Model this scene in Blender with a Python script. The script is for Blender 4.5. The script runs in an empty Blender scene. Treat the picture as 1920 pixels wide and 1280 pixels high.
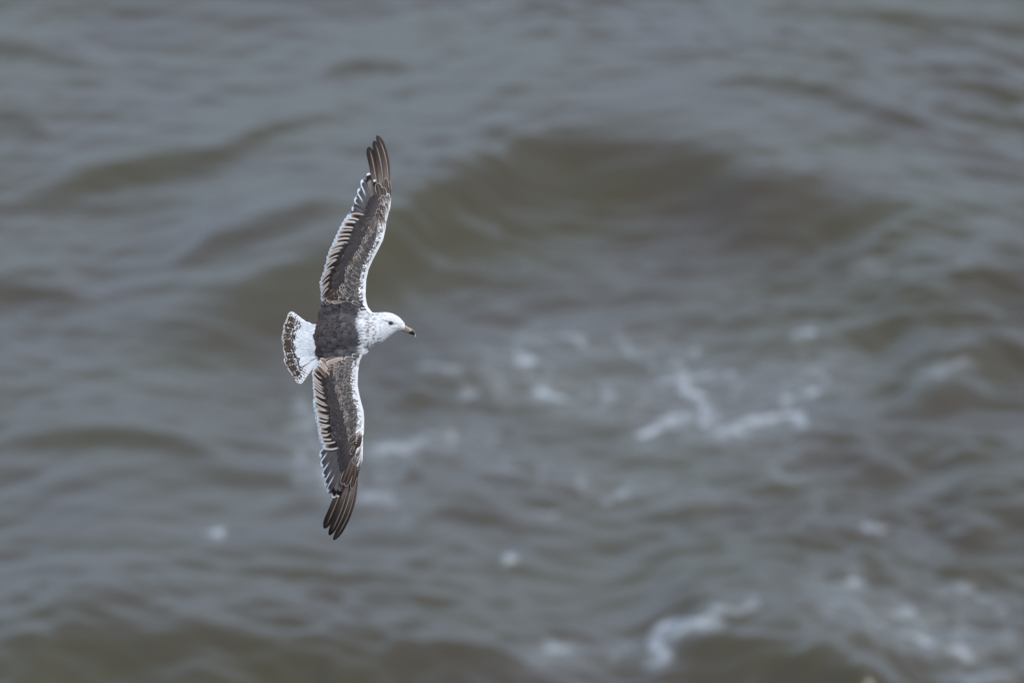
import bpy, bmesh, math, random
import numpy as np
from mathutils import Vector, Matrix, noise as mnoise
from mathutils.bvhtree import BVHTree

sc = bpy.context.scene
random.seed(7)
rng = np.random.default_rng(11)

# ------------------------------------------------------------------ camera
PITCH = math.radians(20.0)
CAM_H = 34.2
FOC, SENS = 400.0, 36.0
FPX = FOC / SENS * 1920.0                 # focal length in photograph pixels
cam_d = bpy.data.cameras.new('camera'); cam = bpy.data.objects.new('camera', cam_d)
sc.collection.objects.link(cam); sc.camera = cam
cam.location = (0, 0, CAM_H)
cam.rotation_euler = (math.radians(90) - PITCH, 0, 0)
cam_d.lens = FOC; cam_d.sensor_width = SENS; cam_d.clip_start = 0.5; cam_d.clip_end = 60000
BIRD_D = 38.0
cam_d.dof.use_dof = True
cam_d.dof.focus_distance = BIRD_D
cam_d.dof.aperture_fstop = 5.2
R_CAM = Matrix.Rotation(math.radians(90) - PITCH, 3, 'X')
FWD = R_CAM @ Vector((0, 0, -1)); RGT = Vector((1, 0, 0)); UPV = R_CAM @ Vector((0, 1, 0))

# ------------------------------------------------------------------ light
SUN_EL, SUN_AZ = math.radians(56), math.radians(138)   # azimuth from +Y (view direction) towards +X
sdir = Vector((math.sin(SUN_AZ) * math.cos(SUN_EL), math.cos(SUN_AZ) * math.cos(SUN_EL), math.sin(SUN_EL)))
sun_d = bpy.data.lights.new('sun', 'SUN'); sun = bpy.data.objects.new('sun', sun_d)
sc.collection.objects.link(sun)
sun_d.energy = 2.5; sun_d.angle = math.radians(8.0); sun_d.color = (1.0, 0.965, 0.92)
sun.rotation_euler = sdir.to_track_quat('Z', 'Y').to_euler()
world = bpy.data.worlds.new('World'); sc.world = world; world.use_nodes = True
nt = world.node_tree; nt.nodes.clear()
sky = nt.nodes.new('ShaderNodeTexSky'); sky.sky_type = 'NISHITA'; sky.sun_disc = False
sky.sun_elevation = SUN_EL; sky.sun_rotation = SUN_AZ
sky.air_density = 1.0; sky.dust_density = 5.0; sky.ozone_density = 1.0
hsv = nt.nodes.new('ShaderNodeHueSaturation'); hsv.inputs['Saturation'].default_value = 0.55
bg = nt.nodes.new('ShaderNodeBackground'); bg.inputs['Strength'].default_value = 0.13
wo = nt.nodes.new('ShaderNodeOutputWorld')
nt.links.new(sky.outputs[0], hsv.inputs['Color'])
# thin bright cloud over most of the sky
wtc = nt.nodes.new('ShaderNodeTexCoord'); wnz = nt.nodes.new('ShaderNodeTexNoise'); wnz.inputs['Scale'].default_value = 2.2; wnz.inputs['Detail'].default_value = 6
wmp = nt.nodes.new('ShaderNodeMapping'); wmp.inputs['Scale'].default_value = (1, 1, 2.5)
nt.links.new(wtc.outputs['Generated'], wmp.inputs['Vector']); nt.links.new(wmp.outputs[0], wnz.inputs['Vector'])
wmr = nt.nodes.new('ShaderNodeMapRange'); wmr.inputs['From Min'].default_value = .35; wmr.inputs['From Max'].default_value = .62; wmr.inputs['To Min'].default_value = .45; wmr.inputs['To Max'].default_value = .95
nt.links.new(wnz.outputs['Fac'], wmr.inputs['Value'])
wmx = nt.nodes.new('ShaderNodeMixRGB'); wmx.inputs[2].default_value = (5.8, 7.35, 9.4, 1)
nt.links.new(wmr.outputs[0], wmx.inputs[0]); nt.links.new(hsv.outputs[0], wmx.inputs[1])
nt.links.new(wmx.outputs[0], bg.inputs['Color']); nt.links.new(bg.outputs[0], wo.inputs['Surface'])

sc.view_settings.view_transform = 'Standard'; sc.view_settings.look = 'None'
sc.view_settings.exposure = 0.0; sc.view_settings.gamma = 1.0
sc.render.engine = 'CYCLES'
sc.cycles.use_denoising = True
sc.cycles.max_bounces = 6
sc.cycles.sample_clamp_direct = 3.0; sc.cycles.sample_clamp_indirect = 2.0

# ------------------------------------------------------------------ helpers
def srgb(r, g, b):
    def f(c):
        c /= 255.0
        return c / 12.92 if c <= 0.04045 else ((c + 0.055) / 1.055) ** 2.4
    return np.array([f(r), f(g), f(b)])

def new_mat(name):
    m = bpy.data.materials.new(name); m.use_nodes = True
    n = m.node_tree.nodes; n.clear()
    out = n.new('ShaderNodeOutputMaterial'); p = n.new('ShaderNodeBsdfPrincipled')
    m.node_tree.links.new(p.outputs[0], out.inputs['Surface'])
    return m, n, m.node_tree.links, p

def smooth(a, b, x):
    t = np.clip((x - a) / (b - a), 0, 1)
    return t * t * (3 - 2 * t)

# ------------------------------------------------------------------ sea
def px_to_sea(px, py, z=0.0):
    """point of the level z that this pixel of the photograph looks at"""
    d = FWD + RGT * ((px - 960) / FPX) + UPV * ((640 - py) / FPX)
    t = (z - CAM_H) / d.z
    return d.x * t, d.y * t

def axis(lo, hi, step, far, grow):
    a = list(np.arange(lo, hi + 1e-6, step))
    s, v = step, a[-1]
    right = []
    while v < far:
        s *= grow; v += s; right.append(v)
    s, v = step, a[0]
    left = []
    while v > -far:
        s *= grow; v -= s; left.append(v)
    return np.array(left[::-1] + a + right)

CX, CY = 0.0, 94.0
gx = axis(-10.0, 10.0, 0.047, 9000, 1.026)
gy = axis(CY - 15, CY + 18, 0.057, 20000, 1.026)
gy = gy[gy > -3000]
X, Y = np.meshgrid(gx, gy)
dxs = np.gradient(gx); dys = np.gradient(gy)
SP = np.maximum(dxs[None, :], dys[:, None])

def sea_height(X, Y, SP):
    Z = np.zeros_like(X)
    r = np.random.default_rng(5)
    # wind sea: many short waves, mostly running towards the shore
    wx = X + 0.22 * np.sin(Y * 0.9 + 0.7 * X) + 0.15 * np.sin(X * 1.7 + 1.3)
    wy = Y + 0.30 * np.sin(X * 0.8 + 2.0) + 0.2 * np.sin(Y * 1.1 + X * 0.5)
    for i in range(90):
        lam = math.exp(r.uniform(math.log(0.34), math.log(9.0)))
        th = math.radians(r.normal(97, 34))
        k = 2 * math.pi / lam
        amp = 0.0029 * lam ** 0.9 * r.uniform(0.5, 1.3)
        if lam > 1.1: amp *= 0.62
        ph = r.uniform(0, 6.283)
        fade = smooth(0.45, 0.16, SP / lam)
        s = np.sin(k * (wx * math.cos(th) + wy * math.sin(th)) + ph)
        Z += amp * fade * s
    Z *= np.clip(.86 + .03 * (X + .25 * (94 - Y)), .68, 1.0)
    # patches of fine irregular chop, rougher towards the lower right and the upper right
    rough = np.clip(.55 + .45 * np.sin(X * .9 + .4 * Y + 1.0) * np.sin(Y * .6 - .3 * X) + .10 * (X - .3 * (Y - 94)), .3, 1.4) + .5 * smooth(88.5, 86.5, Y)
    C = np.zeros_like(X)
    for i in range(110):
        lam = math.exp(r.uniform(math.log(0.22), math.log(1.0)))
        th = math.radians(r.normal(95, 55)); k = 2 * math.pi / lam
        C += 0.0034 * lam ** .9 * r.uniform(.5, 1.4) * smooth(0.45, 0.16, SP / lam) * np.sin(k * (wx * math.cos(th) + wy * math.sin(th)) + r.uniform(0, 6.283))
    Z += C * rough
    return Z

def ridge(Z, pts, L, H, seed=0, back=2.6):
    """a wave: pts = crest as photographed, L = height of its steep face in photo pixels, H = height in metres"""
    P = [px_to_sea(x, y, z=H * 0.9) for x, y in pts]
    xs = np.array([p[0] for p in P]); ys = np.array([p[1] for p in P])
    o = np.argsort(xs); xs, ys = xs[o], ys[o]
    span = xs[-1] - xs[0]
    # smooth crest line
    xq = np.linspace(xs[0] - span, xs[-1] + span, 500)
    yq = np.interp(xq, xs, ys)
    kq = max(3, int(500 * 0.05)); ker = np.hanning(kq); ker /= ker.sum()
    yq = np.convolve(np.pad(yq, kq, mode='edge'), ker, 'same')[kq:-kq]
    yc = np.interp(X, xq, yq) + 0.10 * np.sin(X * 2.3 + seed) + 0.05 * np.sin(X * 5.1 + seed * 2)
    m = 0.16 * span
    end = smooth(xs[0] - m, xs[0] + m * 1.6, X) * smooth(xs[-1] + m, xs[-1] - m * 1.6, X)
    Lw = L * 0.0047 / (math.sin(PITCH)) * 0.75     # horizontal run of the face
    Lw = max(0.12, Lw - H * 1.2)
    d = yc - Y
    prof = np.where(d > 0, np.exp(-(d / Lw) ** 2 * 1.6) , 1 / (1 + (d / (Lw * back)) ** 2))
    return Z + H * end * prof

Z = sea_height(X, Y, SP)
RIDGES = [
 ([(330,520),(480,500),(640,450),(760,385),(880,290),(1000,250),(1150,243),(1300,262),(1450,300),(1600,335),(1720,350)], 180, 0.47),
 ([(330,505),(400,480),(520,455),(640,440)], 60, 0.13),
 ([(60,355),(180,325),(400,300),(560,250),(640,230)], 45, 0.11),
 ([(600,160),(690,140),(780,155)], 32, 0.07),
 ([(-60,520),(40,515),(150,535)], 50, 0.11),
 ([(1600,570),(1750,535),(1880,528),(2000,535)], 85, 0.20),
 ([(1690,720),(1800,670),(1880,630),(2020,600)], 120, 0.26),
 ([(20,830),(180,822),(330,845),(430,875)], 42, 0.10),
 ([(740,735),(850,700),(940,725)], 52, 0.10),
 ([(-80,1150),(150,1140),(260,1150),(400,1165),(600,1165),(760,1195),(920,1210),(1100,1230)], 170, 0.42),
 ([(1225,1235),(1290,1195),(1400,1195),(1560,1215),(1700,1240)], 120, 0.38),
 ([(1780,955),(1880,930),(2000,925)], 80, 0.16),
 ([(1490,840),(1570,825),(1680,865)], 40, 0.08),
 ([(1400,1050),(1540,1012),(1690,1060)], 42, 0.10),
 ([(940,905),(1020,890),(1110,900)], 38, 0.07),
 ([(1130,560),(1200,545),(1280,552)], 22, 0.04),
 ([(1010,60),(1100,20),(1200,-10)], 35, 0.07),
 ([(1310,215),(1480,190),(1620,215),(1770,260)], 36, 0.08),
 ([(1780,185),(1900,170),(2000,180)], 36, 0.08),
 ([(-20,215),(30,205),(90,225)], 40, 0.08),
 ([(-30,60),(60,75),(180,100)], 36, 0.07),
 ([(1440,10),(1550,0),(1680,20),(1800,30)], 40, 0.09),
 ([(480,640),(620,620),(700,640)], 26, 0.05),
 ([(740,1010),(850,990),(960,1010)], 30, 0.05),
]
for i, (pts, L, H) in enumerate(RIDGES):
    Z = ridge(Z, pts, L, H * (1.0 if H > .3 else .82), seed=i * 1.7)
Z -= 0.02

# foam: lines of froth lying on the water (x, y in the photograph -> place on the sea)
FOAM = [
 ([(1272,690),(1300,740),(1335,790)], 11, 1.2), ([(1235,718),(1300,706),(1375,700)], 9, .7),
 ([(1200,812),(1250,795),(1285,785)], 12, .95), ([(1350,822),(1390,800),(1455,785)], 17, .8),
 ([(1530,735),(1480,745),(1470,765),(1505,800)], 9, .85), ([(980,665),(1000,725),(1055,750)], 11, .7),
 ([(1130,760),(1150,748)], 12, .8), ([(1295,662),(1310,660)], 9, .7), ([(975,632),(1000,637)], 9, .6),
 ([(1060,630),(1085,640)], 8, .6), ([(560,860),(580,810),(570,760)], 22, .45), ([(570,880),(620,905)], 22, .5),
 ([(690,852),(760,836),(840,812)], 13, .6), ([(860,820),(940,815)], 10, .35), ([(690,932),(745,942)], 12, .5), ([(720,900),(745,890)], 10, .4),
 ([(400,1001),(410,999)], 10, .9), ([(1232,1232),(1236,1190),(1270,1172),(1325,1165)], 17, .95),
 ([(1330,1150),(1420,1130)], 10, .5), ([(1020,1205),(1062,1222)], 10, .6), ([(1500,630),(1520,628)], 10, .7), ([(1500,665),(1550,720)], 10, .5),
 ([(1730,690),(1770,700),(1812,682)], 13, .35), ([(1605,500),(1640,495)], 16, .2),
 ([(1690,1185),(1760,1208),(1820,1235)], 9, .7), ([(1640,1165),(1700,1150),(1760,1152)], 9, .6),
 ([(1790,1272),(1900,1276)], 13, .5), ([(1840,1120),(1872,1148)], 9, .7), ([(1570,1092),(1600,1096)], 11, .7),
 ([(945,1045),(965,1047)], 9, .7), ([(1630,990),(1650,988)], 8, .7), ([(1130,942),(1175,925)], 9, .45),
 ([(860,700),(880,720),(875,745)], 10, .4), ([(790,690),(850,690)], 9, .35), ([(930,710),(950,760)], 9, .3),
 ([(1170,655),(1215,665),(1225,690)], 9, .45), ([(1240,640),(1260,620)], 7, .3), ([(1420,870),(1500,900)], 9, .3),
 ([(1690,1100),(1760,1110),(1820,1100)], 8, .4), ([(1100,880),(1080,910)], 8, .35), ([(990,965),(1080,960)], 8, .3),
 ([(940,690),(1100,740),(1250,760),(1400,740),(1540,700)], 60, .22), ([(1000,640),(1200,650),(1300,690)], 40, .2), ([(1200,820),(1500,830)], 40, .16), ([(900,860),(1100,900),(1300,930)], 40, .16),
 ([(1560,1120),(1700,1180),(1850,1200)], 60, .24), ([(720,850),(900,820)], 30, .2), ([(1000,1230),(1220,1220)], 30, .2), ([(560,800),(640,920),(740,950)], 40, .2),
]
Fm = np.zeros_like(X)
core = (np.abs(X) < 8) & (Y > CY - 14) & (Y < CY + 16)
xc, yc_, zc = X[core], Y[core], Z[core]
# where each water vertex appears in the photograph
pv = np.stack([xc, yc_, zc - CAM_H], 1)
dep = pv @ np.array(FWD)
ppx = 960 + FPX * (pv @ np.array(RGT)) / dep
ppy = 640 - FPX * (pv @ np.array(UPV)) / dep
fc = np.zeros_like(xc)
warp1 = 7 * np.sin(ppx * .09 + ppy * .05) + 5 * np.sin(ppx * .041 - ppy * .13 + 1)
warp2 = 4 * np.sin(ppx * .07 + 2) + 3 * np.sin(ppy * .21 + ppx * .03)
qx, qy = ppx + warp1, ppy + warp2
for pts, w, a in FOAM:
    for (ax, ay), (bx, by) in zip(pts[:-1], pts[1:]):
        vx, vy = bx - ax, by - ay
        t = np.clip(((qx - ax) * vx + (qy - ay) * vy) / (vx * vx + vy * vy), 0, 1)
        dd = np.hypot(qx - ax - t * vx, (qy - ay - t * vy) * 1.15)
        fc = np.maximum(fc, a * np.exp(-(dd / w) ** 2))
Fm[core] = fc
Z = Z + 0.012 * Fm

ny, nx = X.shape
me = bpy.data.meshes.new('sea_water')
co = np.stack([X, Y, Z], -1).reshape(-1, 3)
me.vertices.add(ny * nx); me.vertices.foreach_set('co', co.astype(np.float32).ravel())
ii = np.arange((ny - 1) * (nx - 1)); rr, cc = ii // (nx - 1), ii % (nx - 1)
a = rr * nx + cc
quads = np.stack([a, a + 1, a + nx + 1, a + nx], 1).astype(np.int32)
me.loops.add(quads.size); me.loops.foreach_set('vertex_index', quads.ravel())
me.polygons.add(len(quads))
me.polygons.foreach_set('loop_start', np.arange(0, quads.size, 4, dtype=np.int32))
me.polygons.foreach_set('use_smooth', np.ones(len(quads), dtype=bool))
me.update(calc_edges=True)
fa = me.attributes.new('foam', 'FLOAT', 'POINT'); fa.data.foreach_set('value', Fm.astype(np.float32).ravel())
sea = bpy.data.objects.new('sea_water', me); sc.collection.objects.link(sea)
sea['kind'] = 'structure'; sea['label'] = 'choppy grey green sea with low swells and streaks of foam'

m, n, l, p = new_mat('sea_water')
geo = n.new('ShaderNodeNewGeometry')
att = n.new('ShaderNodeAttribute'); att.attribute_name = 'foam'
nz = n.new('ShaderNodeTexNoise'); nz.inputs['Scale'].default_value = 4.0; nz.inputs['Detail'].default_value = 5; nz.inputs['Roughness'].default_value = .6
l.new(geo.outputs['Position'], nz.inputs['Vector'])
# lace: froth gathers along the edges of irregular cells
fw = n.new('ShaderNodeMixRGB'); fw.blend_type = 'ADD'; fw.inputs[0].default_value = .28
l.new(geo.outputs['Position'], fw.inputs[1]); l.new(nz.outputs['Color'], fw.inputs[2])
vo = n.new('ShaderNodeTexVoronoi'); vo.feature = 'DISTANCE_TO_EDGE'; vo.inputs['Scale'].default_value = 2.6
l.new(fw.outputs[0], vo.inputs['Vector'])
vr = n.new('ShaderNodeMapRange'); vr.inputs['From Min'].default_value = 0.0; vr.inputs['From Max'].default_value = .16; vr.inputs['To Min'].default_value = 1.15; vr.inputs['To Max'].default_value = .22
l.new(vo.outputs['Distance'], vr.inputs['Value'])
mul = n.new('ShaderNodeMath'); mul.operation = 'MULTIPLY'
l.new(nz.outputs['Fac'], mul.inputs[0]); l.new(vr.outputs[0], mul.inputs[1])
ma = n.new('ShaderNodeMath'); ma.operation = 'MULTIPLY'; ma.inputs[1].default_value = 1.5
add = n.new('ShaderNodeMath'); add.operation = 'MULTIPLY'; add.use_clamp = True
l.new(att.outputs['Fac'], ma.inputs[0]); l.new(ma.outputs[0], add.inputs[0]); 
sh = n.new('ShaderNodeMath'); sh.operation = 'ADD'; sh.inputs[1].default_value = 0.12; sh.use_clamp = True
l.new(mul.outputs[0], sh.inputs[0]); l.new(sh.outputs[0], add.inputs[1])
# suspended silt: large drifting patches of olive and brown
n2 = n.new('ShaderNodeTexNoise'); n2.inputs['Scale'].default_value = 0.45; n2.inputs['Detail'].default_value = 4
l.new(geo.outputs['Position'], n2.inputs['Vector'])
cr = n.new('ShaderNodeValToRGB')
cr.color_ramp.elements[0].position = .35; cr.color_ramp.elements[0].color = (0.049, 0.042, 0.023, 1)
cr.color_ramp.elements[1].position = .65; cr.color_ramp.elements[1].color = (0.050, 0.040, 0.031, 1)
l.new(n2.outputs['Fac'], cr.inputs[0])
mx = n.new('ShaderNodeMixRGB'); l.new(add.outputs[0], mx.inputs[0]); l.new(cr.outputs[0], mx.inputs[1]); mx.inputs[2].default_value = (0.40, 0.43, 0.47, 1)
l.new(mx.outputs[0], p.inputs['Base Color'])
mr = n.new('ShaderNodeMath'); mr.operation = 'MULTIPLY_ADD'; mr.inputs[1].default_value = .5; mr.inputs[2].default_value = .2
l.new(add.outputs[0], mr.inputs[0]); l.new(mr.outputs[0], p.inputs['Roughness'])
p.inputs['IOR'].default_value = 1.333
n3 = n.new('ShaderNodeTexNoise'); n3.inputs['Scale'].default_value = 3.2; n3.inputs['Detail'].default_value = 4; n3.inputs['Roughness'].default_value = .55
l.new(geo.outputs['Position'], n3.inputs['Vector'])
bp = n.new('ShaderNodeBump'); bp.inputs['Strength'].default_value = 1.0; bp.inputs['Distance'].default_value = 0.016
l.new(n3.outputs['Fac'], bp.inputs['Height']); l.new(bp.outputs[0], p.inputs['Normal'])
me.materials.append(m)

# ================================================================== gull
# local frame of the bird: one unit of the tracing = 1.78 mm; x forward (beak), y towards the upper wing tip, z out of its back
S = BIRD_D / FPX
OX, OY = 640.0, 630.0
gull = bpy.data.objects.new('seagull', None); sc.collection.objects.link(gull)
gull.empty_display_size = 0.1
ray = FWD + RGT * ((OX - 960) / FPX) + UPV * ((640 - OY) / FPX)
gull.location = Vector((0, 0, CAM_H)) + ray * BIRD_D
gull.rotation_euler = cam.rotation_euler
gull['label'] = 'immature gull banking in flight with outspread mottled dark grey and brown wings and white head'
gull['category'] = 'seagull'

def L3(x, y, z):
    return ((x - OX) * S, (OY - y) * S, z * S)

WHITE = srgb(232, 234, 238); OFFW = srgb(214, 214, 216)
# wing outlines: y, leading x, trailing x
UP = np.array([(600,700,598),(590,698,600),(584,692.5,601.5),(577,687.2,603.5),(570,684.6,605),(556,682.5,604),(540,683,601),(525,683.7,606),(506,688,611),(487,696.4,615),(466,707.6,623),(450,715.4,629),
 (439,718,634),(428,720.3,639),(418,721,646),(405,724.5,652),(387,730,660),(369,731.5,666),(352,731.2,673),(336,730.6,680),(324,730,690),(303,727.3,689),(276,719,691),(254,706,704)])[::-1]
DN = np.array([(640,688,594),(650,684,594),(657,680.8,593),(675,671.8,589),(696,668.3,587.6),(720,667.6,588),(737,670.4,589.5),(754,674.7,588.5),(769,678.9,590.5),(783,680,592),(802,679.6,595.4),
 (818,679,597.5),(838,679,600.8),(864,678.2,603),(881,674,605),(906,667.4,609),(930,662,617),(950,656,614),(965,651,611),(990,638.4,608),(1012,625,622)])
def wing_span(y):
    """0 at the shoulder, 1 at the tip; side +1 for the upper wing"""
    if y < 615: return np.clip((590 - y) / 336.0, 0, 1.05)
    return np.clip((y - 655) / 357.0, 0, 1.05)
def le(y): return np.interp(y, UP[:, 0], UP[:, 1]) if y < 615 else np.interp(y, DN[:, 0], DN[:, 1])
def te(y): return np.interp(y, UP[:, 0], UP[:, 2]) if y < 615 else np.interp(y, DN[:, 0], DN[:, 2])
def wing_z(x, y):
    s = wing_span(y)
    h = 10 + 34 * math.sin(min(s, 1) * 2.1) - 62 * s ** 2.2
    a, b = le(y), te(y)
    t = np.clip((a - x) / max(a - b, 1), -0.1, 1.3)
    camber = (15 - 10 * s) * (1 - (2 * min(max(t, 0), 1.15) ** 0.62 - 1) ** 2) * 1.0
    return h + camber - 7 * max(t - .5, 0)

# ---- body: torso, neck, head, rump and wing arms fused into one skin
bm = bmesh.new()
def loft(sections, cap=True):
    rings = [[bm.verts.new(L3(*pt)) for pt in sec] for sec in sections]
    k = len(rings[0])
    for r0, r1 in zip(rings[:-1], rings[1:]):
        for i in range(k):
            bm.faces.new((r0[i], r0[(i + 1) % k], r1[(i + 1) % k], r1[i]))
    if cap:
        bm.faces.new(rings[0][::-1]); bm.faces.new(rings[-1])
def ell(x, cy, cz, ry, rz, n=40):
    return [(x, cy + ry * math.cos(2 * math.pi * i / n), cz + rz * math.sin(2 * math.pi * i / n)) for i in range(n)]
SPINE = [  # x, centre y, centre z, half height in y, half depth
 (553,647,3,20,1.2),(560,647,3,29,2.6),(571,645,2,31,7),(582,643,0,31,12),(592,641,-3,34,19),(604,636,-4,38,28),(620,628,-3,42,34),(640,622,-3,43,37),
 (660,619,-3,41,36),(675,618,-3,39,33),(684,619.5,-3,37.5,30),(691,620.5,-5,36,26),(700,619,-4,33,23.5),(709,616.6,-3,31,21),(717.4,614,-2,29,19),(725.6,610.3,-1,25.3,17.5),
 (733.8,607.8,0,21.3,15.5),(742,606.3,0,16.2,12.5),(747,606.7,0,13.9,10.5),(752,608.6,0,11,8),(757,611.5,0,8.2,5.5),(760,613.2,0,6.2,4.2)]
def densify(rows, step):
    rows = np.array(rows, float); key = rows[:, 0]
    q = np.arange(key[0], key[-1], step)
    out = []
    for c in range(rows.shape[1]):
        out.append(np.interp(q, key, rows[:, c]))
    o = np.stack(out, 1)
    # smooth
    for _ in range(3):
        o[1:-1, 1:] = (o[:-2, 1:] + 2 * o[1:-1, 1:] + o[2:, 1:]) / 4
    return o
loft([ell(*r) for r in densify(SPINE, 2.0)])
def arm_section(y, reach, n=30):
    a, b = le(y), te(y)
    s = wing_span(y)
    ch = (a - b) * reach
    th = 15 * (1 - s) ** 1.2 + 3.0
    if y < 615: pass
    up, dn = [], []
    for i in range(n + 1):
        t = (i / n) ** 1.7
        x = a - 0.8 - ch * t
        z = wing_z(x, y) - 1.2
        prof = math.sqrt(max(t, 0)) * (1 - t) * 2.6 if t < 1 else 0
        tt = max(th * prof, 2.4 * (1 if 0 < t < 1 else .3))
        drop = 3.5 * math.exp(-t * 40)
        up.append((x, y, z - drop)); dn.append((x, y, z - drop - tt))
    return up + dn[::-1]
ys = np.arange(600, 392, -3.0); loft([arm_section(y, .80 if y > 405 else .62) for y in ys])
ys2 = np.arange(398, 348, -3.0); loft([arm_section(y, .5 - .25 * (398 - y) / 50) for y in ys2])
ys = np.arange(638, 842, 3.0); loft([arm_section(y, .80) for y in ys])
ys2 = np.arange(838, 892, 3.0); loft([arm_section(y, .5 - .25 * (y - 838) / 54) for y in ys2])
# breast fullness under the wings
tmp = bpy.data.meshes.new('body_raw'); bmesh.ops.recalc_face_normals(bm, faces=bm.faces); bm.to_mesh(tmp); bm.free()
ob = bpy.data.objects.new('body', tmp); sc.collection.objects.link(ob)
rm = ob.modifiers.new('r', 'REMESH'); rm.mode = 'VOXEL'; rm.voxel_size = 0.0019; rm.use_smooth_shade = True
sm = ob.modifiers.new('s', 'SMOOTH'); sm.factor = .5; sm.iterations = 3
dg = bpy.context.evaluated_depsgraph_get()
bme = bpy.data.meshes.new_from_object(ob.evaluated_get(dg))
ob.modifiers.clear(); ob.data = bme; bme.name = 'body'; bpy.data.meshes.remove(tmp)
body = ob; body.parent = gull

# ---- height map of the bird's upper surface
x0, x1, y0, y1 = 520, 790, 245, 1025
bvh = BVHTree.FromPolygons([v.co.copy() for v in bme.vertices], [tuple(pp.vertices) for pp in bme.polygons])
HM = np.zeros((y1 - y0, x1 - x0)); 
for j in range(y1 - y0):
    yy = y0 + j
    inw_y = yy < 605 or yy > 645
    for i in range(x1 - x0):
        xx = x0 + i
        zw = wing_z(xx, yy) if inw_y else -99
        lo = le(yy) + 3; hi = te(yy) - 14
        if not (hi <= xx <= lo): zw = wing_z(min(max(xx, hi), lo), yy) if (yy < 590 or yy > 690) else -99
        z = zw
        if 395 < yy < 850 or True:
            if 540 <= xx <= 762 and 340 < yy < 900:
                px_, py_, _ = L3(xx, yy, 0)
                hit = bvh.ray_cast(Vector((px_, py_, 1)), Vector((0, 0, -1)))
                if hit[0] is not None:
                    zb = hit[0].z / S
                    if 560 < yy < 690: z = zb if (zw < -50 or 600 < xx) else max(zb, min(zw, zb))
                    else: z = max(zw, zb)
        if z < -50: z = 3.0
        HM[j, i] = z
for _ in range(2):
    H2 = HM.copy(); H2[1:-1, 1:-1] = np.max([HM[1 + a_:HM.shape[0] - 1 + a_, 1 + b_:HM.shape[1] - 1 + b_] for a_ in (-1, 0, 1) for b_ in (-1, 0, 1)], axis=0)
    HM[300:440, 60:190] = H2[300:440, 60:190]
for _ in range(5):
    HM[1:-1] = (HM[:-2] + 2 * HM[1:-1] + HM[2:]) / 4
    HM[:, 1:-1] = (HM[:, :-2] + 2 * HM[:, 1:-1] + HM[:, 2:]) / 4
def hz(x, y):
    fx = min(max(x - x0, 0), x1 - x0 - 1.001); fy = min(max(y - y0, 0), y1 - y0 - 1.001)
    i, j = int(fx), int(fy); u, v = fx - i, fy - j
    return (HM[j, i] * (1 - u) + HM[j, i + 1] * u) * (1 - v) + (HM[j + 1, i] * (1 - u) + HM[j + 1, i + 1] * u) * v

def nse(x, y, s, seed=0.0):
    return mnoise.noise(Vector((x / s, y / s, seed)))
def mixc(a, b, t):
    t = min(max(t, 0.0), 1.0)
    return a * (1 - t) + b * t
def sst(a, b, x):
    t = min(max((x - a) / (b - a), 0.0), 1.0)
    return t * t * (3 - 2 * t)

DARK = srgb(82, 76, 77); DARK2 = srgb(66, 61, 62); GREYB = srgb(104, 97, 94); TAN = srgb(188, 173, 163); BROWN = srgb(92, 74, 64); DBROWN = srgb(56, 44, 38)
PALE = srgb(222, 216, 212); BLACK = srgb(38, 34, 34); GREY = srgb(98, 94, 97); LGREY = srgb(150, 148, 150)

# ---- plumage colour of the body skin
SPOTS = [(686,598,1.6,1.2),(690,598,1.5,1.2),(701,599,3.2,.9),(688,604,2,1.3),(692,606,1.6,1.4),(697,605.5,2,1.3),(686.5,609.3,1.8,1.5),(691,609.8,1.6,1.3),(699.5,609.5,2.4,1.1),
 (693.5,613,2,1.3),(700.5,617.5,2,1.6),(690,620,2.2,5.2),(686.5,622,1.5,1.5),(700.5,628.5,1.8,2),(686.5,636.8,2.2,1.4),(690,630,2.4,1.1),(701,634.5,2,1.4),(709,635.5,1.4,2.4),(713,634,1.2,2),
 (704,644.5,4.5,1.1),(709,641.5,4.5,1.2),(698,647,3,1),(690.5,644,1.1,4.2),(689,650,1.2,3.4),(699,589.5,2.6,.9),(686,586,1.6,.8),(706,590,1.8,.7),(696,594,1.6,.7),(684,615,1.4,1),(705,622,1.5,1)]
BACK = [(608.4,566),(600,586),(597,596),(594.5,616),(589.4,628.6),(593,638.4),(595.8,652.5),(593,661),(597,667),(617,671),(642,669),(659,664),(674.5,655.5),(671.7,644),(676,630),(670.3,613),(669,600.5),(674.5,588),(680,579),(677,568),(657.6,559.5),(636.5,558),(622.5,561.5)]
def tone(c):
    k = np.max(c, axis=-1, keepdims=True)
    return c * (0.64 + 0.33 * np.clip(k, 0, 1))
def in_poly(x, y, P):
    c = False; j = len(P) - 1
    for i in range(len(P)):
        xi, yi = P[i]; xj, yj = P[j]
        if (yi > y) != (yj > y) and x < (xj - xi) * (y - yi) / (yj - yi) + xi: c = not c
        j = i
    return c
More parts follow.
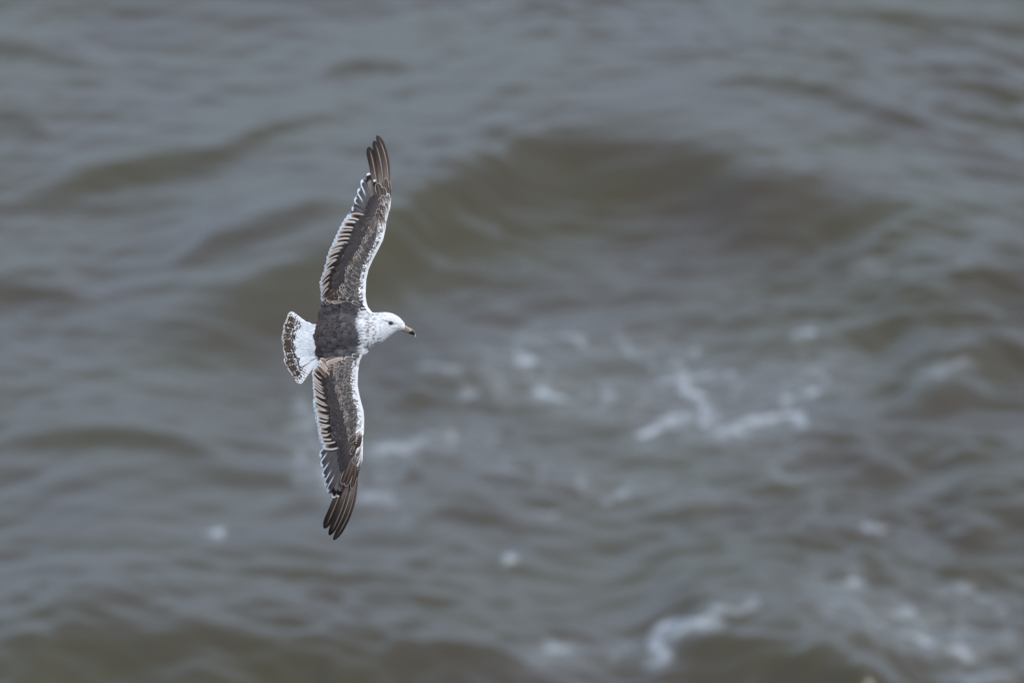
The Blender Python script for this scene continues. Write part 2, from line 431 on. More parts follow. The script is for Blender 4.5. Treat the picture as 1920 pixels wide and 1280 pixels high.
def body_color(x, y, z):
    wx = x + 3 * nse(x, y, 5, 1) + 1.5 * nse(x, y, 2.2, 3); wy = y + 2 * nse(x, y, 4, 7)
    if in_poly(wx, wy, BACK):
        c = mixc(DARK2, DARK, .5 + nse(x, y, 9, 2) + .6 * nse(x, y, 3, 5))
        return c
    if (y < 575 or y > 662) and x < le(y) + 5:
        t = (le(y) - x) / 75.0
        c = mixc(WHITE, GREYB, sst(.02, .085, t + .05 * nse(x, y, 3, 4)))
        return c
    c = WHITE.copy()
    c = mixc(c, srgb(204, 206, 210), .5 + 1.0 * nse(x * .6, y, 2.6, 9) + .5 * nse(x, y, 9, 19))
    if x > 676:
        for sx, sy, rx, ry in SPOTS:
            d = ((x - sx) / rx) ** 2 + ((y - sy) / ry) ** 2
            if d < 5: c = mixc(c, srgb(92, 76, 68), .95 * math.exp(-d * .9))
        # dusky ring and streak round the eye
        d = math.hypot((x - 733) / 6.4, (y - 605.6) / 5.0)
        c = mixc(c, srgb(92, 88, 92), .85 * sst(1.15, .55, d))
        d = ((x - 724) / 7) ** 2 + ((y - (601.5 - (x - 724) * -.30)) / 1.8) ** 2
        c = mixc(c, srgb(112, 110, 114), .75 * math.exp(-d))
        d = ((x - 741) / 4.5) ** 2 + ((y - 606.5) / 1.5) ** 2
        c = mixc(c, srgb(108, 104, 106), .7 * math.exp(-d))
        # gape line
        gy_ = 614.6 + (x - 730) * .045
        if 728 < x < 760: c = mixc(c, srgb(150, 130, 122), .7 * math.exp(-((y - gy_) / .8) ** 2) * sst(728, 738, x))
        # grey mottling on the side of the neck
        c = mixc(c, srgb(168, 166, 170), .38 * max(0, nse(x, y, 4.5, 12) + .15) * sst(745, 700, x) * 2)
    return c
nv = len(bme.vertices)
cols = np.ones((nv, 4), np.float32)
for i, v in enumerate(bme.vertices):
    x, y, z = v.co.x / S + OX, OY - v.co.y / S, v.co.z / S
    cols[i, :3] = body_color(x, y, z) if z > -34 else WHITE
cols[:, :3] = tone(cols[:, :3])
ca = bme.color_attributes.new('plumage', 'FLOAT_COLOR', 'POINT'); ca.data.foreach_set('color', cols.ravel())

# ---- materials
def plumage_mat(name, rough=.62, scale=900.0, dist=.0006, stretch=(1, 1, 1), var=.14):
    m, n, l, p = new_mat(name)
    at = n.new('ShaderNodeAttribute'); at.attribute_name = 'plumage'
    tc = n.new('ShaderNodeTexCoord'); mp = n.new('ShaderNodeMapping'); mp.inputs['Scale'].default_value = stretch
    l.new(tc.outputs['Object'], mp.inputs['Vector'])
    nz = n.new('ShaderNodeTexNoise'); nz.inputs['Scale'].default_value = scale; nz.inputs['Detail'].default_value = 3
    l.new(mp.outputs[0], nz.inputs['Vector'])
    mr = n.new('ShaderNodeMapRange'); mr.inputs['To Min'].default_value = 1 - var; mr.inputs['To Max'].default_value = 1 + var
    l.new(nz.outputs['Fac'], mr.inputs['Value'])
    mm = n.new('ShaderNodeMixRGB'); mm.blend_type = 'MULTIPLY'; mm.inputs[0].default_value = 1
    l.new(at.outputs['Color'], mm.inputs[1]); l.new(mr.outputs[0], mm.inputs[2]); l.new(mm.outputs[0], p.inputs['Base Color'])
    p.inputs['Roughness'].default_value = rough
    p.inputs['Specular IOR Level'].default_value = .12
    b = n.new('ShaderNodeBump'); b.inputs['Strength'].default_value = .6; b.inputs['Distance'].default_value = dist
    l.new(nz.outputs['Fac'], b.inputs['Height']); l.new(b.outputs[0], p.inputs['Normal'])
    return m
M_BODY = plumage_mat('soft_plumage', .75, 260, .0012, (.5, 1, 1), .10)
M_FEATH = plumage_mat('feather_vane', .55, 500, .0005, (1, 1, 1), .14)
bme.materials.clear(); bme.materials.append(M_BODY)

class Acc:
    def __init__(s): s.v = []; s.f = []; s.c = []
    def build(s, name, parent, mat, smoothed=True):
        me = bpy.data.meshes.new(name); me.from_pydata(s.v, [], s.f); me.update()
        ca = me.color_attributes.new('plumage', 'FLOAT_COLOR', 'POINT')
        c = np.ones((len(s.v), 4), np.float32); c[:, :3] = tone(np.array(s.c))
        ca.data.foreach_set('color', c.ravel())
        if smoothed: me.polygons.foreach_set('use_smooth', np.ones(len(me.polygons), dtype=bool))
        me.materials.append(mat)
        o = bpy.data.objects.new(name, me); sc.collection.objects.link(o); o.parent = parent
        return o

def feather(acc, base, tip, w, colf, ctrl=None, zb=0.3, zt=1.2, nu=7, nv=12, tipr=.30, narrow=.45, asym=0.0, arch=.06, roll=0.0, zfun=hz, sharp=.5):
    """a vane from base to tip, w wide; colf(u, v, x, y) gives its colour"""
    bx, by = base; tx, ty = tip
    if ctrl is None: ctrl = ((bx + tx) / 2, (by + ty) / 2)
    cx, cy = ctrl
    # quadratic through the control point at its middle
    qx, qy = 2 * cx - (bx + tx) / 2, 2 * cy - (by + ty) / 2
    i0 = len(acc.v)
    for j in range(nv + 1):
        v = j / nv
        v = 1 - (1 - v) ** 1.25
        X_ = (1 - v) ** 2 * bx + 2 * v * (1 - v) * qx + v * v * tx
        Y_ = (1 - v) ** 2 * by + 2 * v * (1 - v) * qy + v * v * ty
        dx = 2 * (1 - v) * (qx - bx) + 2 * v * (tx - qx); dy = 2 * (1 - v) * (qy - by) + 2 * v * (ty - qy)
        dl = math.hypot(dx, dy) or 1; nx_, ny_ = -dy / dl, dx / dl
        prof = narrow + (1 - narrow) * min(1, v / .45) ** .8
        if v > 1 - tipr: prof *= max(0.0, 1 - ((v - 1 + tipr) / tipr) ** 2) ** sharp
        hw = w * .5 * prof
        zc_ = zfun(X_, Y_) 
        for i in range(nu + 1):
            u = 2 * i / nu - 1
            off = hw * (u + asym * (1 - u * u))
            x, y = X_ + nx_ * off, Y_ + ny_ * off
            z = .5 * zc_ + .5 * zfun(x, y) + zb + (zt - zb) * v - arch * w * u * u * prof + roll * w * .5 * u * prof
            acc.v.append(L3(x, y, z)); acc.c.append(colf(u, v, x, y))
    for j in range(nv):
        for i in range(nu):
            a = i0 + j * (nu + 1) + i
            acc.f.append((a, a + nu + 1, a + nu + 2, a + 1))

# ---- flight feathers -------------------------------------------------------
def prim_outer(side):
    def f(u, v, x, y):
        uu = u * side                                    # +1 leading side
        pale = mixc(srgb(146, 131, 122), srgb(100, 87, 80), sst(.25, .6, v))
        c = mixc(pale, srgb(60, 50, 46), sst(.45, .8, v))
        c = mixc(c, srgb(60, 50, 46), sst(-.3, .0, uu) * .85 * sst(1.0, .35, uu))
        c = mixc(c, srgb(186, 168, 156), .9 * math.exp(-((uu - .12) / .10) ** 2) * sst(1, .75, v))
        c = c * (.9 + .24 * nse(x * 1.0, y * .2, 1.6, 3))
        if uu < -.85: c = mixc(c, srgb(110, 98, 90), .3)
        return c
    return f
def prim_inner(side, dark=0.0):
    def f(u, v, x, y):
        uu = u * side
        c = mixc(srgb(100, 96, 99), srgb(78, 73, 75), sst(-.5, .7, uu))
        c = mixc(c, srgb(66, 60, 61), .6 * sst(.6, .88, v))
        c = mixc(c, srgb(150, 145, 146), .55 * math.exp(-((uu - .1) / .10) ** 2))
        c = mixc(c, srgb(140, 137, 141), .45 * sst(.8, 1, uu))
        e = v + .05 * nse(x, y, 2, 8) + .05 * abs(u) - (.06 if uu > 0 else -.03)
        c = mixc(c, srgb(208, 216, 228), sst(.945, .975, e))
        c = mixc(c, srgb(208, 216, 228), sst(.5, .7, v) * sst(-.76, -.84, uu))
        return c
    return f
def prim_seven(side):
    def f(u, v, x, y):
        uu = u * side
        c = mixc(srgb(116, 107, 102), srgb(84, 76, 74), sst(-.5, .6, uu))
        c = mixc(c, srgb(150, 146, 146), .5 * sst(.5, .8, v) * sst(.3, -.2, uu))
        c = mixc(c, BLACK, sst(.80, .84, v + .06 * abs(u)))
        c = mixc(c, srgb(224, 226, 232), sst(.93, .955, v + .05 * nse(x, y, 2, 8)))
        return c
    return f

def one(name, mat=M_FEATH, **k):
    acc = Acc(); feather(acc, **k); return acc.build(name, gull, mat)

PRIM_UP = [  # base, ctrl, tip, width, kind
 ((722,392),(725.5,316),(706,253.5),13,'o'),((717,394),(715.5,322),(700.4,263.5),14,'o'),((711,396),(703,330),(690.6,275),15.5,'o'),
 ((712,398),(709,366),(702,337),10,'s'),((708,400),(700,360),(690.5,324.5),14,'s'),((705,405),(694,368),(679.3,336),17,'i'),((702,409),(689,378),(672.8,353),18,'i'),
 ((699,412),(684,388),(666.6,369.5),19,'i'),((697,415),(680,399),(660.4,387.5),19,'i'),((696,418),(677,409),(653.5,402.5),19,'i')]
PRIM_DN = [
 ((667,868),(658.5,945),(624.5,1012.5),13,'o'),((662,866),(645,938),(616.6,1003.5),14,'o'),((657,864),(634,930),(607.6,990.8),16,'o'),
 ((656,862),(645,900),(632,931),11,'s'),((654,858),(641,898),(624,932.5),14,'s'),((652,850),(635,890),(614.5,924),16,'i'),((648,840),(630,880),(610.5,912),17,'i'),
 ((645,830),(626,866),(606.8,894),18,'i'),((642,820),(622,850),(604,875),18,'i'),((639,816),(620,838),(601.3,857),18,'i')]
for side, plist in ((-1, PRIM_UP), (1, PRIM_DN)):
    for k, (b, c, t, w, kind) in enumerate(plist):
        col = prim_outer(-side) if kind == 'o' else prim_seven(-side) if kind == 's' else prim_inner(-side)
        one('primary_feather', base=b, tip=t, ctrl=c, w=w, colf=col, zb=-5.5 + .28 * k, zt=-4.8 + .5 * k, nu=12, nv=44, tipr=.16 if kind == 'o' else .24,
            narrow=.55, sharp=.6 if kind == 'o' else .45, roll=.05 * side, arch=.05 if kind == 'o' else .02)

def along(P, s):
    """point at fraction s of a polyline"""
    P = np.array(P, float); d = np.r_[0, np.cumsum(np.hypot(*np.diff(P, axis=0).T))]
    q = s * d[-1]
    return np.interp(q, d, P[:, 0]), np.interp(q, d, P[:, 1])
TE_UP = [(655,405.5),(647,414),(638.7,428),(633.8,439.2),(628,452),(623.3,464.5),(616.5,480),(612,499.7),(608,516.5),(603,532),(600.3,541),(604,549),(604.5,560),(605.5,570)]
TE_DN = [(606,835),(600,824),(597,814),(595.5,797.6),(592,782),(590.4,766.7),(587,751.2),(590,744),(589.5,734.4),(587.6,717.5),(588.5,708),(587.6,692),(590,684)]
def fan_dir(side, s):
    """pointing of the arm feathers; s from wrist (0) to elbow (1)"""
    k = -0.10 + 1.5 * s ** 1.3                       # towards the body
    dx, dy = -1.0, (k if side < 0 else -k * .85)
    d = math.hypot(dx, dy); return dx / d, dy / d
def sec_col(u, v, x, y):
    c = mixc(srgb(120, 108, 102), srgb(96, 84, 78), sst(-.3, .6, u))
    c = mixc(c, srgb(204, 212, 226), sst(.66, .74, v + .05 * nse(x, y, 2, 8)))
    return c * (1 + .06 * nse(x, y, 1.5, 5))
NS = 22
for side, TE in ((-1, TE_UP), (1, TE_DN)):
    for k in range(NS):
        s = k / (NS - 1)
        tx, ty = along(TE, s)
        dx, dy = fan_dir(side, s * .55)
        ln = 40 - 6 * s
        one('secondary_feather', base=(tx - dx * ln, ty - dy * ln), tip=(tx - .3, ty), w=21, colf=sec_col, zb=-1.5 + .05 * k, zt=-2.2 + .13 * k, nu=8, nv=26, tipr=.14, narrow=.8, sharp=.36, arch=.0, roll=.04 * side)

# ---- tail
TIPS = [(540.5,587.5),(536,597),(533,608),(529.5,620.5),(528.7,632),(529.2,643.5),(531,655),(532.5,667),(534.5,680),(540,694),(548.5,704),(557.3,717.3)]
def tail_col(k):
    out = abs(k - 5.5) / 5.5
    def f(u, v, x, y):
        r = v + .05 * nse(x, y, 6, k)
        c = WHITE.copy()
        st = .46
        band = sst(st, st + .16, r)
        nzv = nse(x * 1.0, y * 1.0, 2.3, k * 3.1) + .6 * nse(x, y, 1.2, k)
        fine = nzv + .35 * math.sin(v * 95 + 2.2 * abs(u) + 3 * nse(x, y, 5, k))
        thr = .22 - .62 * sst(st + .02, .74, r) + .2 * out
        if k == 0 or k == 11: thr += .20 + .5 * max(0, (u if k == 0 else -u))
        dk = sst(thr - .15, thr + .15, fine) * band
        if .79 + .05 * nzv < r < .95 and abs(u) < .78 and 0 < k < 11: dk = max(dk, sst(-.75, -.5, nzv) * .95)
        c = mixc(c, mixc(srgb(62, 48, 42), srgb(88, 72, 62), .5 + nzv), dk)
        c = mixc(c, srgb(200, 190, 184), sst(.955, .98, r) * .8)
        if abs(u) > .9: c = mixc(c, srgb(214, 208, 206), .6 * sst(.5, .7, v))
        return c
    return f
for k, (tx, ty) in enumerate(TIPS):
    tx += [0, 1.2, -.8, .9, -.7, .8, -.4, 1.0, -1.2, .8, -.6, 0][k]
    bx, by = 600.0, 640 + (k - 5.5) * 2.4
    # spread the bases so that the fan edges run straight from the rump
    by = 632 + (k / 11.0) * 26
    top = 6 - abs(k - 5.5)
    one('tail_feather', base=(bx, by), tip=(tx, ty), w=18.5 if 0 < k < 11 else 16, colf=tail_col(k), zb=0.0 + .35 * top, zt=-2 + .6 * top, nu=16, nv=70, tipr=.09, narrow=.52, arch=.03,
        zfun=lambda x, y: 3.0 + 6 * sst(560, 600, x), sharp=.42)

# ---- coverts and body feathers (one sheet of small overlapping feathers)
cov = Acc()
def gc_col(side, s, seed):
    """greater coverts: pale edge, tan vane, dark brown inner web"""
    dk = .35 + .55 * s
    tt = random.uniform(-.16, .16); lim = random.uniform(.80, .97)
    lt = mixc(srgb(160, 143, 132), srgb(200, 192, 188), random.random() * (1 - .7 * s))
    def f(u, v, x, y):
        uu = u * side                                   # -1 = edge lying on top, towards the wing tip
        c = mixc(srgb(208, 198, 192), lt, sst(-.92, -.70, uu))
        c = mixc(c, srgb(134, 112, 97), sst(-.78 + .22 * (1 - dk), -.35, uu) * sst(1.0, .72, v))
        c = mixc(c, DBROWN, sst(-.74 + .30 * (1 - dk) + tt * .6, -.52 + .26 * (1 - dk) + tt * .6, uu) * sst(lim, lim - .2, v + .12 * (uu + .4)))
        c = mixc(DARK2, c, sst(.02, .22 + .1 * nse(x, y, 3, seed), v))
        c = mixc(c, srgb(204, 210, 222), sst(.80, .96, v + .06 * nse(x, y, 2, seed)))
        return c * (1 + .10 * nse(x, y, 1.6, seed))
    return f
NG = 21
for side, TE in ((-1, TE_UP), (1, TE_DN)):
    for k in range(NG):
        s = k / (NG - 1)
        tx, ty = along(TE, min(1, s ** .9 * .97 + .012))
        dx, dy = fan_dir(side, s)
        inset = 2.8 - .6 * s + random.uniform(-1.6, 2.2); ln = 30 - 3 * s + random.uniform(-2, 3)
        dy += random.uniform(-.13, .13)
        a = (tx - dx * (inset + ln), ty - dy * (inset + ln)); b = (tx - dx * inset, ty - dy * inset)
        md = ((a[0] + b[0]) / 2, (a[1] + b[1]) / 2 - (2.2 if side < 0 else -2.2))
        feather(cov, a, b, (15 - 2 * s) * random.uniform(.84, 1.14), gc_col(side, s, k), ctrl=md, zb=.9 + .05 * k, zt=.0 + .10 * k, nu=16, nv=20, tipr=.14, narrow=.8, sharp=.35, arch=.01, roll=.03 * side)

def cov_col(base, edge, ew=.25, shaft=None, seed=0, dark_tip=None):
    def f(u, v, x, y):
        d = max(abs(u), 0) ** 2 * .55 + max(0, (v - .55) / .45) ** 2 * .55
        c = base * (1 + .16 * nse(x, y, 1.7, seed))
        if dark_tip is not None: c = mixc(c, dark_tip, sst(.35, .8, v))
        if shaft is not None: c = mixc(c, shaft, .6 * math.exp(-(u / .15) ** 2))
        return mixc(c, edge, sst(.62 - ew, .62, d))
    return f

# arm coverts, row by row from the trailing side to the leading edge
def arm_fields(y):
    a, b = le(y), te(y); return a, b
def scale_rows(side):
    ya, yb = (563, 409) if side < 0 else (678, 826)
    rows = [(t, w, ln) for t, w, ln in [(.60,8,20),(.53,7.5,18),(.47,7,15),(.42,6.5,12),(.375,6,10.5),(.335,5.4,9.5),(.30,5.0,9),(.265,4.6,8.5),(.23,4.4,8),(.195,4.2,7.6),(.16,4,7.2),(.13,3.6,6.6),(.10,3.2,6),(.075,2.8,5),(.05,2.6,4.4)]]
    for r, (t, w, ln) in enumerate(rows):
        yy = ya + (0 if r % 2 else w * .35) * (1 if side > 0 else -1)
        step = w * .74
        while (yy > yb if side < 0 else yy < yb):
            s = abs(yy - yb) / abs(ya - yb)                     # 0 at the wrist, 1 at the elbow
            a, b = arm_fields(yy)
            tt = t
            if s > .8 and t > .5: tt = t
            x = a - (a - b) * tt - 2 + random.uniform(-1.6, 1.6)
            y = yy + random.uniform(-1.4, 1.4)
            k = (.15 + .75 * s) * (1 if side < 0 else -1) * (.6 + .4 * min(1, t / .5))
            dx, dy = -1.0, k + random.uniform(-.3, .3)
            d = math.hypot(dx, dy); dx /= d; dy /= d
            tl = .20 + .24 * s                                  # the pale scalloped line
            n1 = nse(x, y, 11, 21 + side); n2_ = nse(x, y, 4, 31 + side)
            pale = srgb(206, 194, 186)
            if t > tl + .085 + .03 * n1:
                base = mixc(DARK2, DARK, .5 + n2_ * 1.3); edge = mixc(base, GREYB, .25); ew = .2
                if random.random() < .06: edge = srgb(150, 138, 130)
                if s > .86: base = mixc(base, BROWN, .6); edge = TAN
            elif t > tl - .02 + .04 * n1:
                # the scalloped pale line
                base = mixc(srgb(82, 72, 68), srgb(132, 114, 104), .45 + n2_); edge = mixc(base, mixc(pale, WHITE, random.random() * .5), .35 + .65 * random.random()); ew = .3
                if n1 > .12 and s < .8: base = mixc(DARK, GREYB, .4); edge = mixc(base, pale, .25)
            elif t > .085:
                q = random.random()
                base = mixc(srgb(72, 68, 69), srgb(106, 100, 99), .45 + n2_ * 1.2 + n1 * .3); edge = mixc(base, pale, .08 + .75 * (q < .10 + .35 * sst(.45, .9, s) + .3 * sst(.22, .1, s) + .3 * sst(.17, .12, t))); ew = .30
            elif t > .045:
                base = mixc(srgb(104, 96, 94), WHITE, sst(.3, .75, random.random() + n2_ * .5)); edge = mixc(base, WHITE, .8); ew = .3
            else:
                base = mixc(srgb(170, 162, 158), WHITE, .75 + n2_ * 1.2); edge = WHITE; ew = .3
            feather(cov, (x - dx * ln * .75, y - dy * ln * .75), (x + dx * ln * .35, y + dy * ln * .35), w * random.uniform(1.0, 1.35), cov_col(base, edge, ew, seed=r), zb=.8 + .02 * r, zt=1.9, nu=6, nv=7, tipr=.5, narrow=.7, arch=.05)
            yy += step * random.uniform(.85, 1.15) * (1 if side > 0 else -1)
scale_rows(-1); scale_rows(1)

# primary coverts and alula, each placed as seen
PBR = srgb(98, 80, 70)
def pc_col(base, dark, edge, ew=.16, pale_base=None):
    def f(u, v, x, y):
        c = mixc(base, dark, sst(.25, .9, v)) * (1 + .14 * nse(x, y * .4, 1.5, 4))
        if pale_base is not None: c = mixc(pale_base, c, sst(.0, .42, v))
        c = mixc(c, mixc(base, edge, .5), .5 * math.exp(-(u / .12) ** 2))
        d = abs(u) ** 4 * .75 * sst(.3, .8, v) + max(0, (v - .84) / .16) ** 2 * .7
        return mixc(c, edge, .85 * sst(.66 - ew, .72, d))
    return f
DG = (srgb(90, 84, 85), srgb(62, 56, 57))
PCU = [ # base, tip, w, kind
 ((709,416),(684,395),12,'g'),((709,412),(687,385),13,'g'),((711,408),(691,376),14,'g'),((713,404),(695,369),14,'g'),((714,402),(701,364.5),15,'g'),
 ((718,398),(707.5,343),14,'b'),((720,396),(718.5,351),11,'b'),((724,388),(723,333.5),9,'b'),((728,384),(729.3,341),7,'b'),
 ((720,408),(712,371),10,'w'),((722,404),(717,366),9,'w'),((724,398),(723,367),7,'w'),((716,420),(708,392),9,'m'),((719,416),(713,382),8,'m'),
 ((714,426),(705,399),8,'m'),((719,424),(711,400),8,'g'),((722,414),(718,385),8,'w'),((726,396),(727,366),6,'w'),((724,408),(724,380),7,'w'),((718,430),(713,408),8,'w')]
PCD = [
 ((660,812),(634,838),13,'g'),((663,816),(636,849),13,'g'),((664,820),(637,860),14,'g'),((665,824),(640,871),14,'g'),((666,832),(642.5,879.5),14,'g'),
 ((664,842),(641,908),13,'b'),((668,846),(648,911),12,'b'),((671,850),(659.5,915.5),10,'b'),((674,852),(667,900),7,'b'),
 ((671,806),(655,829),11,'b'),((672,802),(664,843),12,'B'),((675,806),(671,838),9,'B'),((670,822),(658,851),9,'m'),((668,830),(657,858),9,'g'),
 ((674,830),(662,868),8,'w'),((676,836),(666,872),7,'w'),((677,842),(671,880),6,'w'),((676,824),(669,856),8,'w'),((677,850),(673,884),5,'w')]
for side, PL in ((-1, PCU), (1, PCD)):
    for k, (b, t, w, kind) in enumerate(PL):
        if kind == 'g': cf = pc_col(DG[0], DG[1], srgb(120, 113, 113), .12)
        elif kind == 'b': cf = pc_col(PBR, srgb(66, 51, 44), srgb(216, 206, 200), .15, srgb(158, 142, 132))
        elif kind == 'B': cf = pc_col(PBR, srgb(56, 44, 38), srgb(120, 100, 88), .15, srgb(226, 220, 216))
        elif kind == 'm': cf = pc_col(srgb(140, 118, 106), srgb(62, 48, 42), srgb(220, 210, 204), .3)
        else: cf = pc_col(srgb(206, 200, 198), srgb(76, 62, 56), srgb(214, 212, 214), .2, srgb(226, 226, 230))
        mdx = (b[0] + t[0]) / 2 + 1.5; mdy = (b[1] + t[1]) / 2
        feather(cov, b, t, w, cf, ctrl=(mdx, mdy), zb=1.0 + .06 * k, zt=1.2 + .10 * k, nu=9, nv=20, tipr=.25, narrow=.6, arch=.05)
# speckled white leading edge of the hand
for side, ya, yb in ((-1, 366, 432), (1, 800, 872)):
    for r in range(4):
        yy = ya
        while yy < yb:
            a = le(yy)
            wd = 1 if side < 0 else 1
            far = sst(ya, ya + 24, yy) if side < 0 else sst(yb, yb - 24, yy)
            x = a - 1.0 - r * 3.0 * (.5 + .5 * far)
            dx, dy = (-.30, -1.0) if side < 0 else (-.30, 1.0)
            base = WHITE if random.random() < (.75 if r == 0 else .45) else mixc(srgb(120, 104, 96), WHITE, random.random() * .4)
            feather(cov, (x - dx * 5, yy - dy * 5), (x + dx * 3.5, yy + dy * 3.5), 4.6, cov_col(base, WHITE, .38, seed=r), zb=1.2 - .5 * (r == 0), zt=2.2 - .6 * (r == 0), nu=5, nv=6, tipr=.5, narrow=.7)
            yy += 3.6 * random.uniform(.85, 1.2)
# bright leading edge of both arms
for side, ya, yb in ((-1, 402, 589), (1, 661, 812)):
    yy = ya
    while yy < yb:
        a = le(yy)
        for q in range(2 if random.random() < .25 else 1):
            x = a - .2 - 1.6 * q
            k = .55 if side < 0 else -.55
            feather(cov, (x + 3.0, yy - k * 3), (x - 2.2, yy + k * 2.2), 4.0, cov_col(WHITE, WHITE, .3), zb=-.6 + .8 * q, zt=1.5, nu=4, nv=6, tipr=.5, narrow=.8)
        yy += 2.6
# tertials and scapular fringe by the back
for (b, t, w, cf) in [
   ((640,566),(612,562),9,(srgb(140,122,110),PALE)),((648,562),(622,566),10,(srgb(168,148,134),PALE)),((655,562),(634,560),8,(DARK,PALE)),((668,566),(650,561),8,(DARK,PALE)),((676,572),(660,565),7,(GREYB,WHITE)),
   ((640,548),(606,566),9,(srgb(90,76,68),TAN)),((636,540),(606,558),9,(srgb(84,72,64),TAN)),((634,554),(610,570),9,(BROWN,TAN)),
   ((644,672),(612,682),11,(srgb(176,160,148),PALE)),((640,672),(610,676),9,(srgb(104,84,72),TAN)),((630,690),(600,672),9,(srgb(150,128,114),PALE)),((622,705),(598,676),8,(srgb(180,160,146),WHITE)),((620,712),(594,684),8,(srgb(120,98,84),WHITE)),
   ((664,672),(646,672),8,(srgb(120,108,102),WHITE)),((674,668),(660,666),8,(GREYB,WHITE)),((656,676),(640,676),8,(GREYB,PALE))]:
    feather(cov, b, t, w, cov_col(cf[0], cf[1], .22, seed=3), zb=1.4, zt=2.6, nu=8, nv=14, tipr=.3, narrow=.6, arch=.05)
# dark mantle feathers, from the tail side forward
gxp = 598.0
while gxp < 682:
    yy = 560 + random.uniform(-2, 2)
    while yy < 674:
        x, y = gxp + random.uniform(-1.5, 1.5), yy + random.uniform(-1, 1)
        if in_poly(x - 1, y, BACK):
            n2_ = nse(x, y, 8, 55); n3_ = nse(x, y, 18, 66)
            base = mixc(srgb(58, 55, 58), srgb(104, 100, 105), .42 + n2_ * 1.5 + random.uniform(-.2, .2)) * (1 + .2 * n3_)
            if x < 628: base = mixc(base, srgb(82, 70, 66), .32 + n3_)
            edge = mixc(base, srgb(124, 116, 118), .25 + .35 * random.random())
            base = mixc(base, srgb(84, 82, 92), .6 * sst(640, 672, x))
            k = (y - 617) / 56.0
            dx, dy = -1.0, .25 * k + random.uniform(-.1, .1)
            ln = 12 * random.uniform(.85, 1.15)
            feather(cov, (x - dx * ln * .5, y - dy * ln * .5), (x + dx * ln * .5, y + dy * ln * .5), 10.5 * random.uniform(.85, 1.15), cov_col(base, edge, .25, seed=2), zb=.25, zt=1.25, nu=7, nv=9, tipr=.5, narrow=.75, arch=.05)
        yy += 6.2
    gxp += 4.6
# rump and upper tail coverts: fine white down that frays over the base of the tail
for k in range(760):
    q = random.random(); yy = 645 + random.uniform(-42, 50)
    edge_x = 557 + 8 * ((yy - 645) / 31.0) ** 2 + 3 * math.sin(yy * .33)
    fx = edge_x + 34 * q ** 1.3
    if fx > 592 or yy < 611 - (594 - fx) * .33 or yy > 671 + (594 - fx) * .62 - 5 * random.random(): continue
    dy = (yy - 642) / (70.0 if yy < 660 else 48.0) + random.uniform(-.12, .12)
    c0 = mixc(WHITE, srgb(204, 208, 216), random.random() * .8)
    feather(cov, (fx + 7, yy - dy * 7), (fx - 5, yy + dy * 5), random.uniform(3.5, 6), cov_col(c0, c0, .3), zb=-.3, zt=.5 + .5 * random.random(), nu=4, nv=6, tipr=.8, narrow=.5, sharp=.8,
            zfun=lambda x, y: (5.2 + 6 * sst(560, 600, x)) + max(0, hz(x, y) - 5.2 - 6 * sst(560, 600, x)) * sst(34, 24, abs(y - 645)))
# ragged tail-side border of the mantle
for k in range(46):
    x, y = along([(600,586),(597,596),(594.5,616),(589.4,628.6),(593,638.4),(595.8,652.5),(593,661),(598,669)], random.random())
    c0 = mixc(DARK2, srgb(92, 78, 72), random.random())
    feather(cov, (x + 11, y + random.uniform(-2, 2)), (x - random.uniform(0, 4), y), random.uniform(5, 9), cov_col(c0, mixc(c0, GREYB, .4), .2), zb=.4, zt=1.2, nu=5, nv=8, tipr=.5, narrow=.7)
# nape: white tufts over the front of the mantle
for k in range(260):
    y = random.uniform(578, 664); g = random.gauss(0, 1)
    bx0, _ = along([(678,570),(676,580),(671,592),(669,602),(670.5,613),(674,622),(675,630),(673,638),(671,644),(673,655),(676,662)], (y - 570) / 92)
    x = bx0 + 1.5 + g * 3.6
    sh_ = sst(-6, 7, g * 3.6 + random.uniform(-3, 3))
    c0 = mixc(srgb(96, 92, 98), mixc(WHITE, srgb(200, 202, 210), random.random() * .6), sh_)
    feather(cov, (x + 4.5, y), (x - 4.5, y + random.uniform(-2.2, 2.2)), random.uniform(2.0, 3.4), cov_col(c0, c0, .2), zb=.4, zt=1.3, nu=4, nv=6, tipr=.8, narrow=.6, sharp=.8)
covo = cov.build('covert_plumage', gull, M_FEATH)
covo['kind'] = 'stuff'

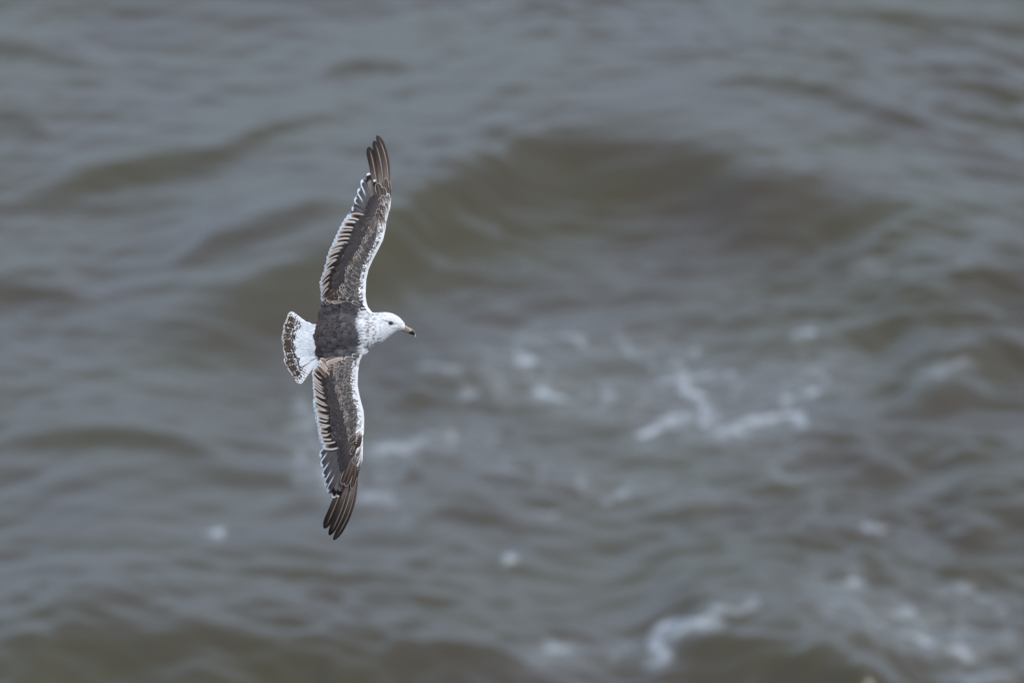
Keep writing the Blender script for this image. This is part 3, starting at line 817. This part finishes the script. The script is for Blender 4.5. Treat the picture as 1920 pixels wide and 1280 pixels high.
# ---- bill
BT = [(748,607.5),(754,606.8),(760,609.6),(766.6,613.7),(772.4,616.6),(776.5,620.6),(779.2,626),(780,631.6)]     # upper ridge
BB = [(748,619),(752,619.8),(758.4,621.7),(765.8,624.4),(769.9,626.8),(774.0,627.2),(777.4,629.8),(779.6,632)]    # lower edge
bill = Acc()
nb, nr = 30, 18
for j in range(nb + 1):
    s = j / nb
    ax, ay = along(BT, s); bx_, by_ = along(BB, s)
    cx_, cy_ = (ax + bx_) / 2, (ay + by_) / 2
    hx, hy = (ax - bx_) / 2, (ay - by_) / 2
    rz = 4.3 * (1 - s) ** .7 + .5
    for i in range(nr):
        an = 2 * math.pi * i / nr
        ca_, sa_ = math.cos(an), math.sin(an)
        pinch = 1 - .16 * math.exp(-((ca_ + .05) / .18) ** 2)
        x = cx_ + hx * ca_; y = cy_ + hy * ca_; z = rz * sa_ * pinch
        bill.v.append(L3(x, y, z))
        c = srgb(158, 138, 130)
        c = mixc(c, srgb(120, 92, 78), .7 * math.exp(-((ca_ + .02) / .18) ** 2) * (s < .75))
        if ca_ > .55: c = mixc(c, srgb(196, 184, 168), .6)
        c = mixc(c, srgb(176, 168, 130), sst(.46, .52, s) * sst(.66, .60, s) * sst(.2, .7, ca_))
        c = mixc(c, srgb(205, 196, 170), sst(.52, .60, s) * sst(-.4, .2, ca_) * sst(.7, .4, ca_))
        bk = sst(.56, .63, s - .05 * ca_) * sst(.95, .7, ca_) + sst(.50, .58, s) * sst(-.35, -.6, ca_)
        c = mixc(c, srgb(40, 38, 42), min(1, bk))
        c = mixc(c, srgb(196, 196, 192), sst(.84, .92, s))
        bill.c.append(c)
for j in range(nb):
    for i in range(nr):
        a = j * nr + i; b = j * nr + (i + 1) % nr
        bill.f.append((a, b, b + nr, a + nr))
bill.f.append(tuple(range(nr))[::-1]); bill.f.append(tuple(nb * nr + i for i in range(nr)))
M_BILL = plumage_mat('horn', .35, 700, .0002, (1, 1, 1), .06)
bo = bill.build('beak', gull, M_BILL)

# ---- eye (both sides of the head)
m, n, l, p = new_mat('eye_gloss')
p.inputs['Roughness'].default_value = .2; p.inputs['Base Color'].default_value = (.010, .008, .008, 1); p.inputs['Specular IOR Level'].default_value = .35
tc = n.new('ShaderNodeTexCoord'); sx = n.new('ShaderNodeVectorMath'); sx.operation = 'LENGTH'
for sgn in (1, -1):
    ex, ey = 732.6, 605.6
    px_, py_, _ = L3(ex, ey, 0)
    hit = bvh.ray_cast(Vector((px_, py_, sgn)), Vector((0, 0, -sgn)))
    zc_ = hit[0].z
    b2 = bmesh.new(); bmesh.ops.create_uvsphere(b2, u_segments=24, v_segments=16, radius=3.7 * S)
    bmesh.ops.scale(b2, vec=(1.1, .80, .74), verts=b2.verts)
    me2 = bpy.data.meshes.new('eye'); b2.to_mesh(me2); b2.free()
    for pp in me2.polygons: pp.use_smooth = True
    me2.materials.append(m)
    e = bpy.data.objects.new('eye', me2); sc.collection.objects.link(e); e.parent = gull
    e.location = (px_, py_, zc_ - sgn * 1.2 * S); e.rotation_euler = (0, 0, math.radians(-15))
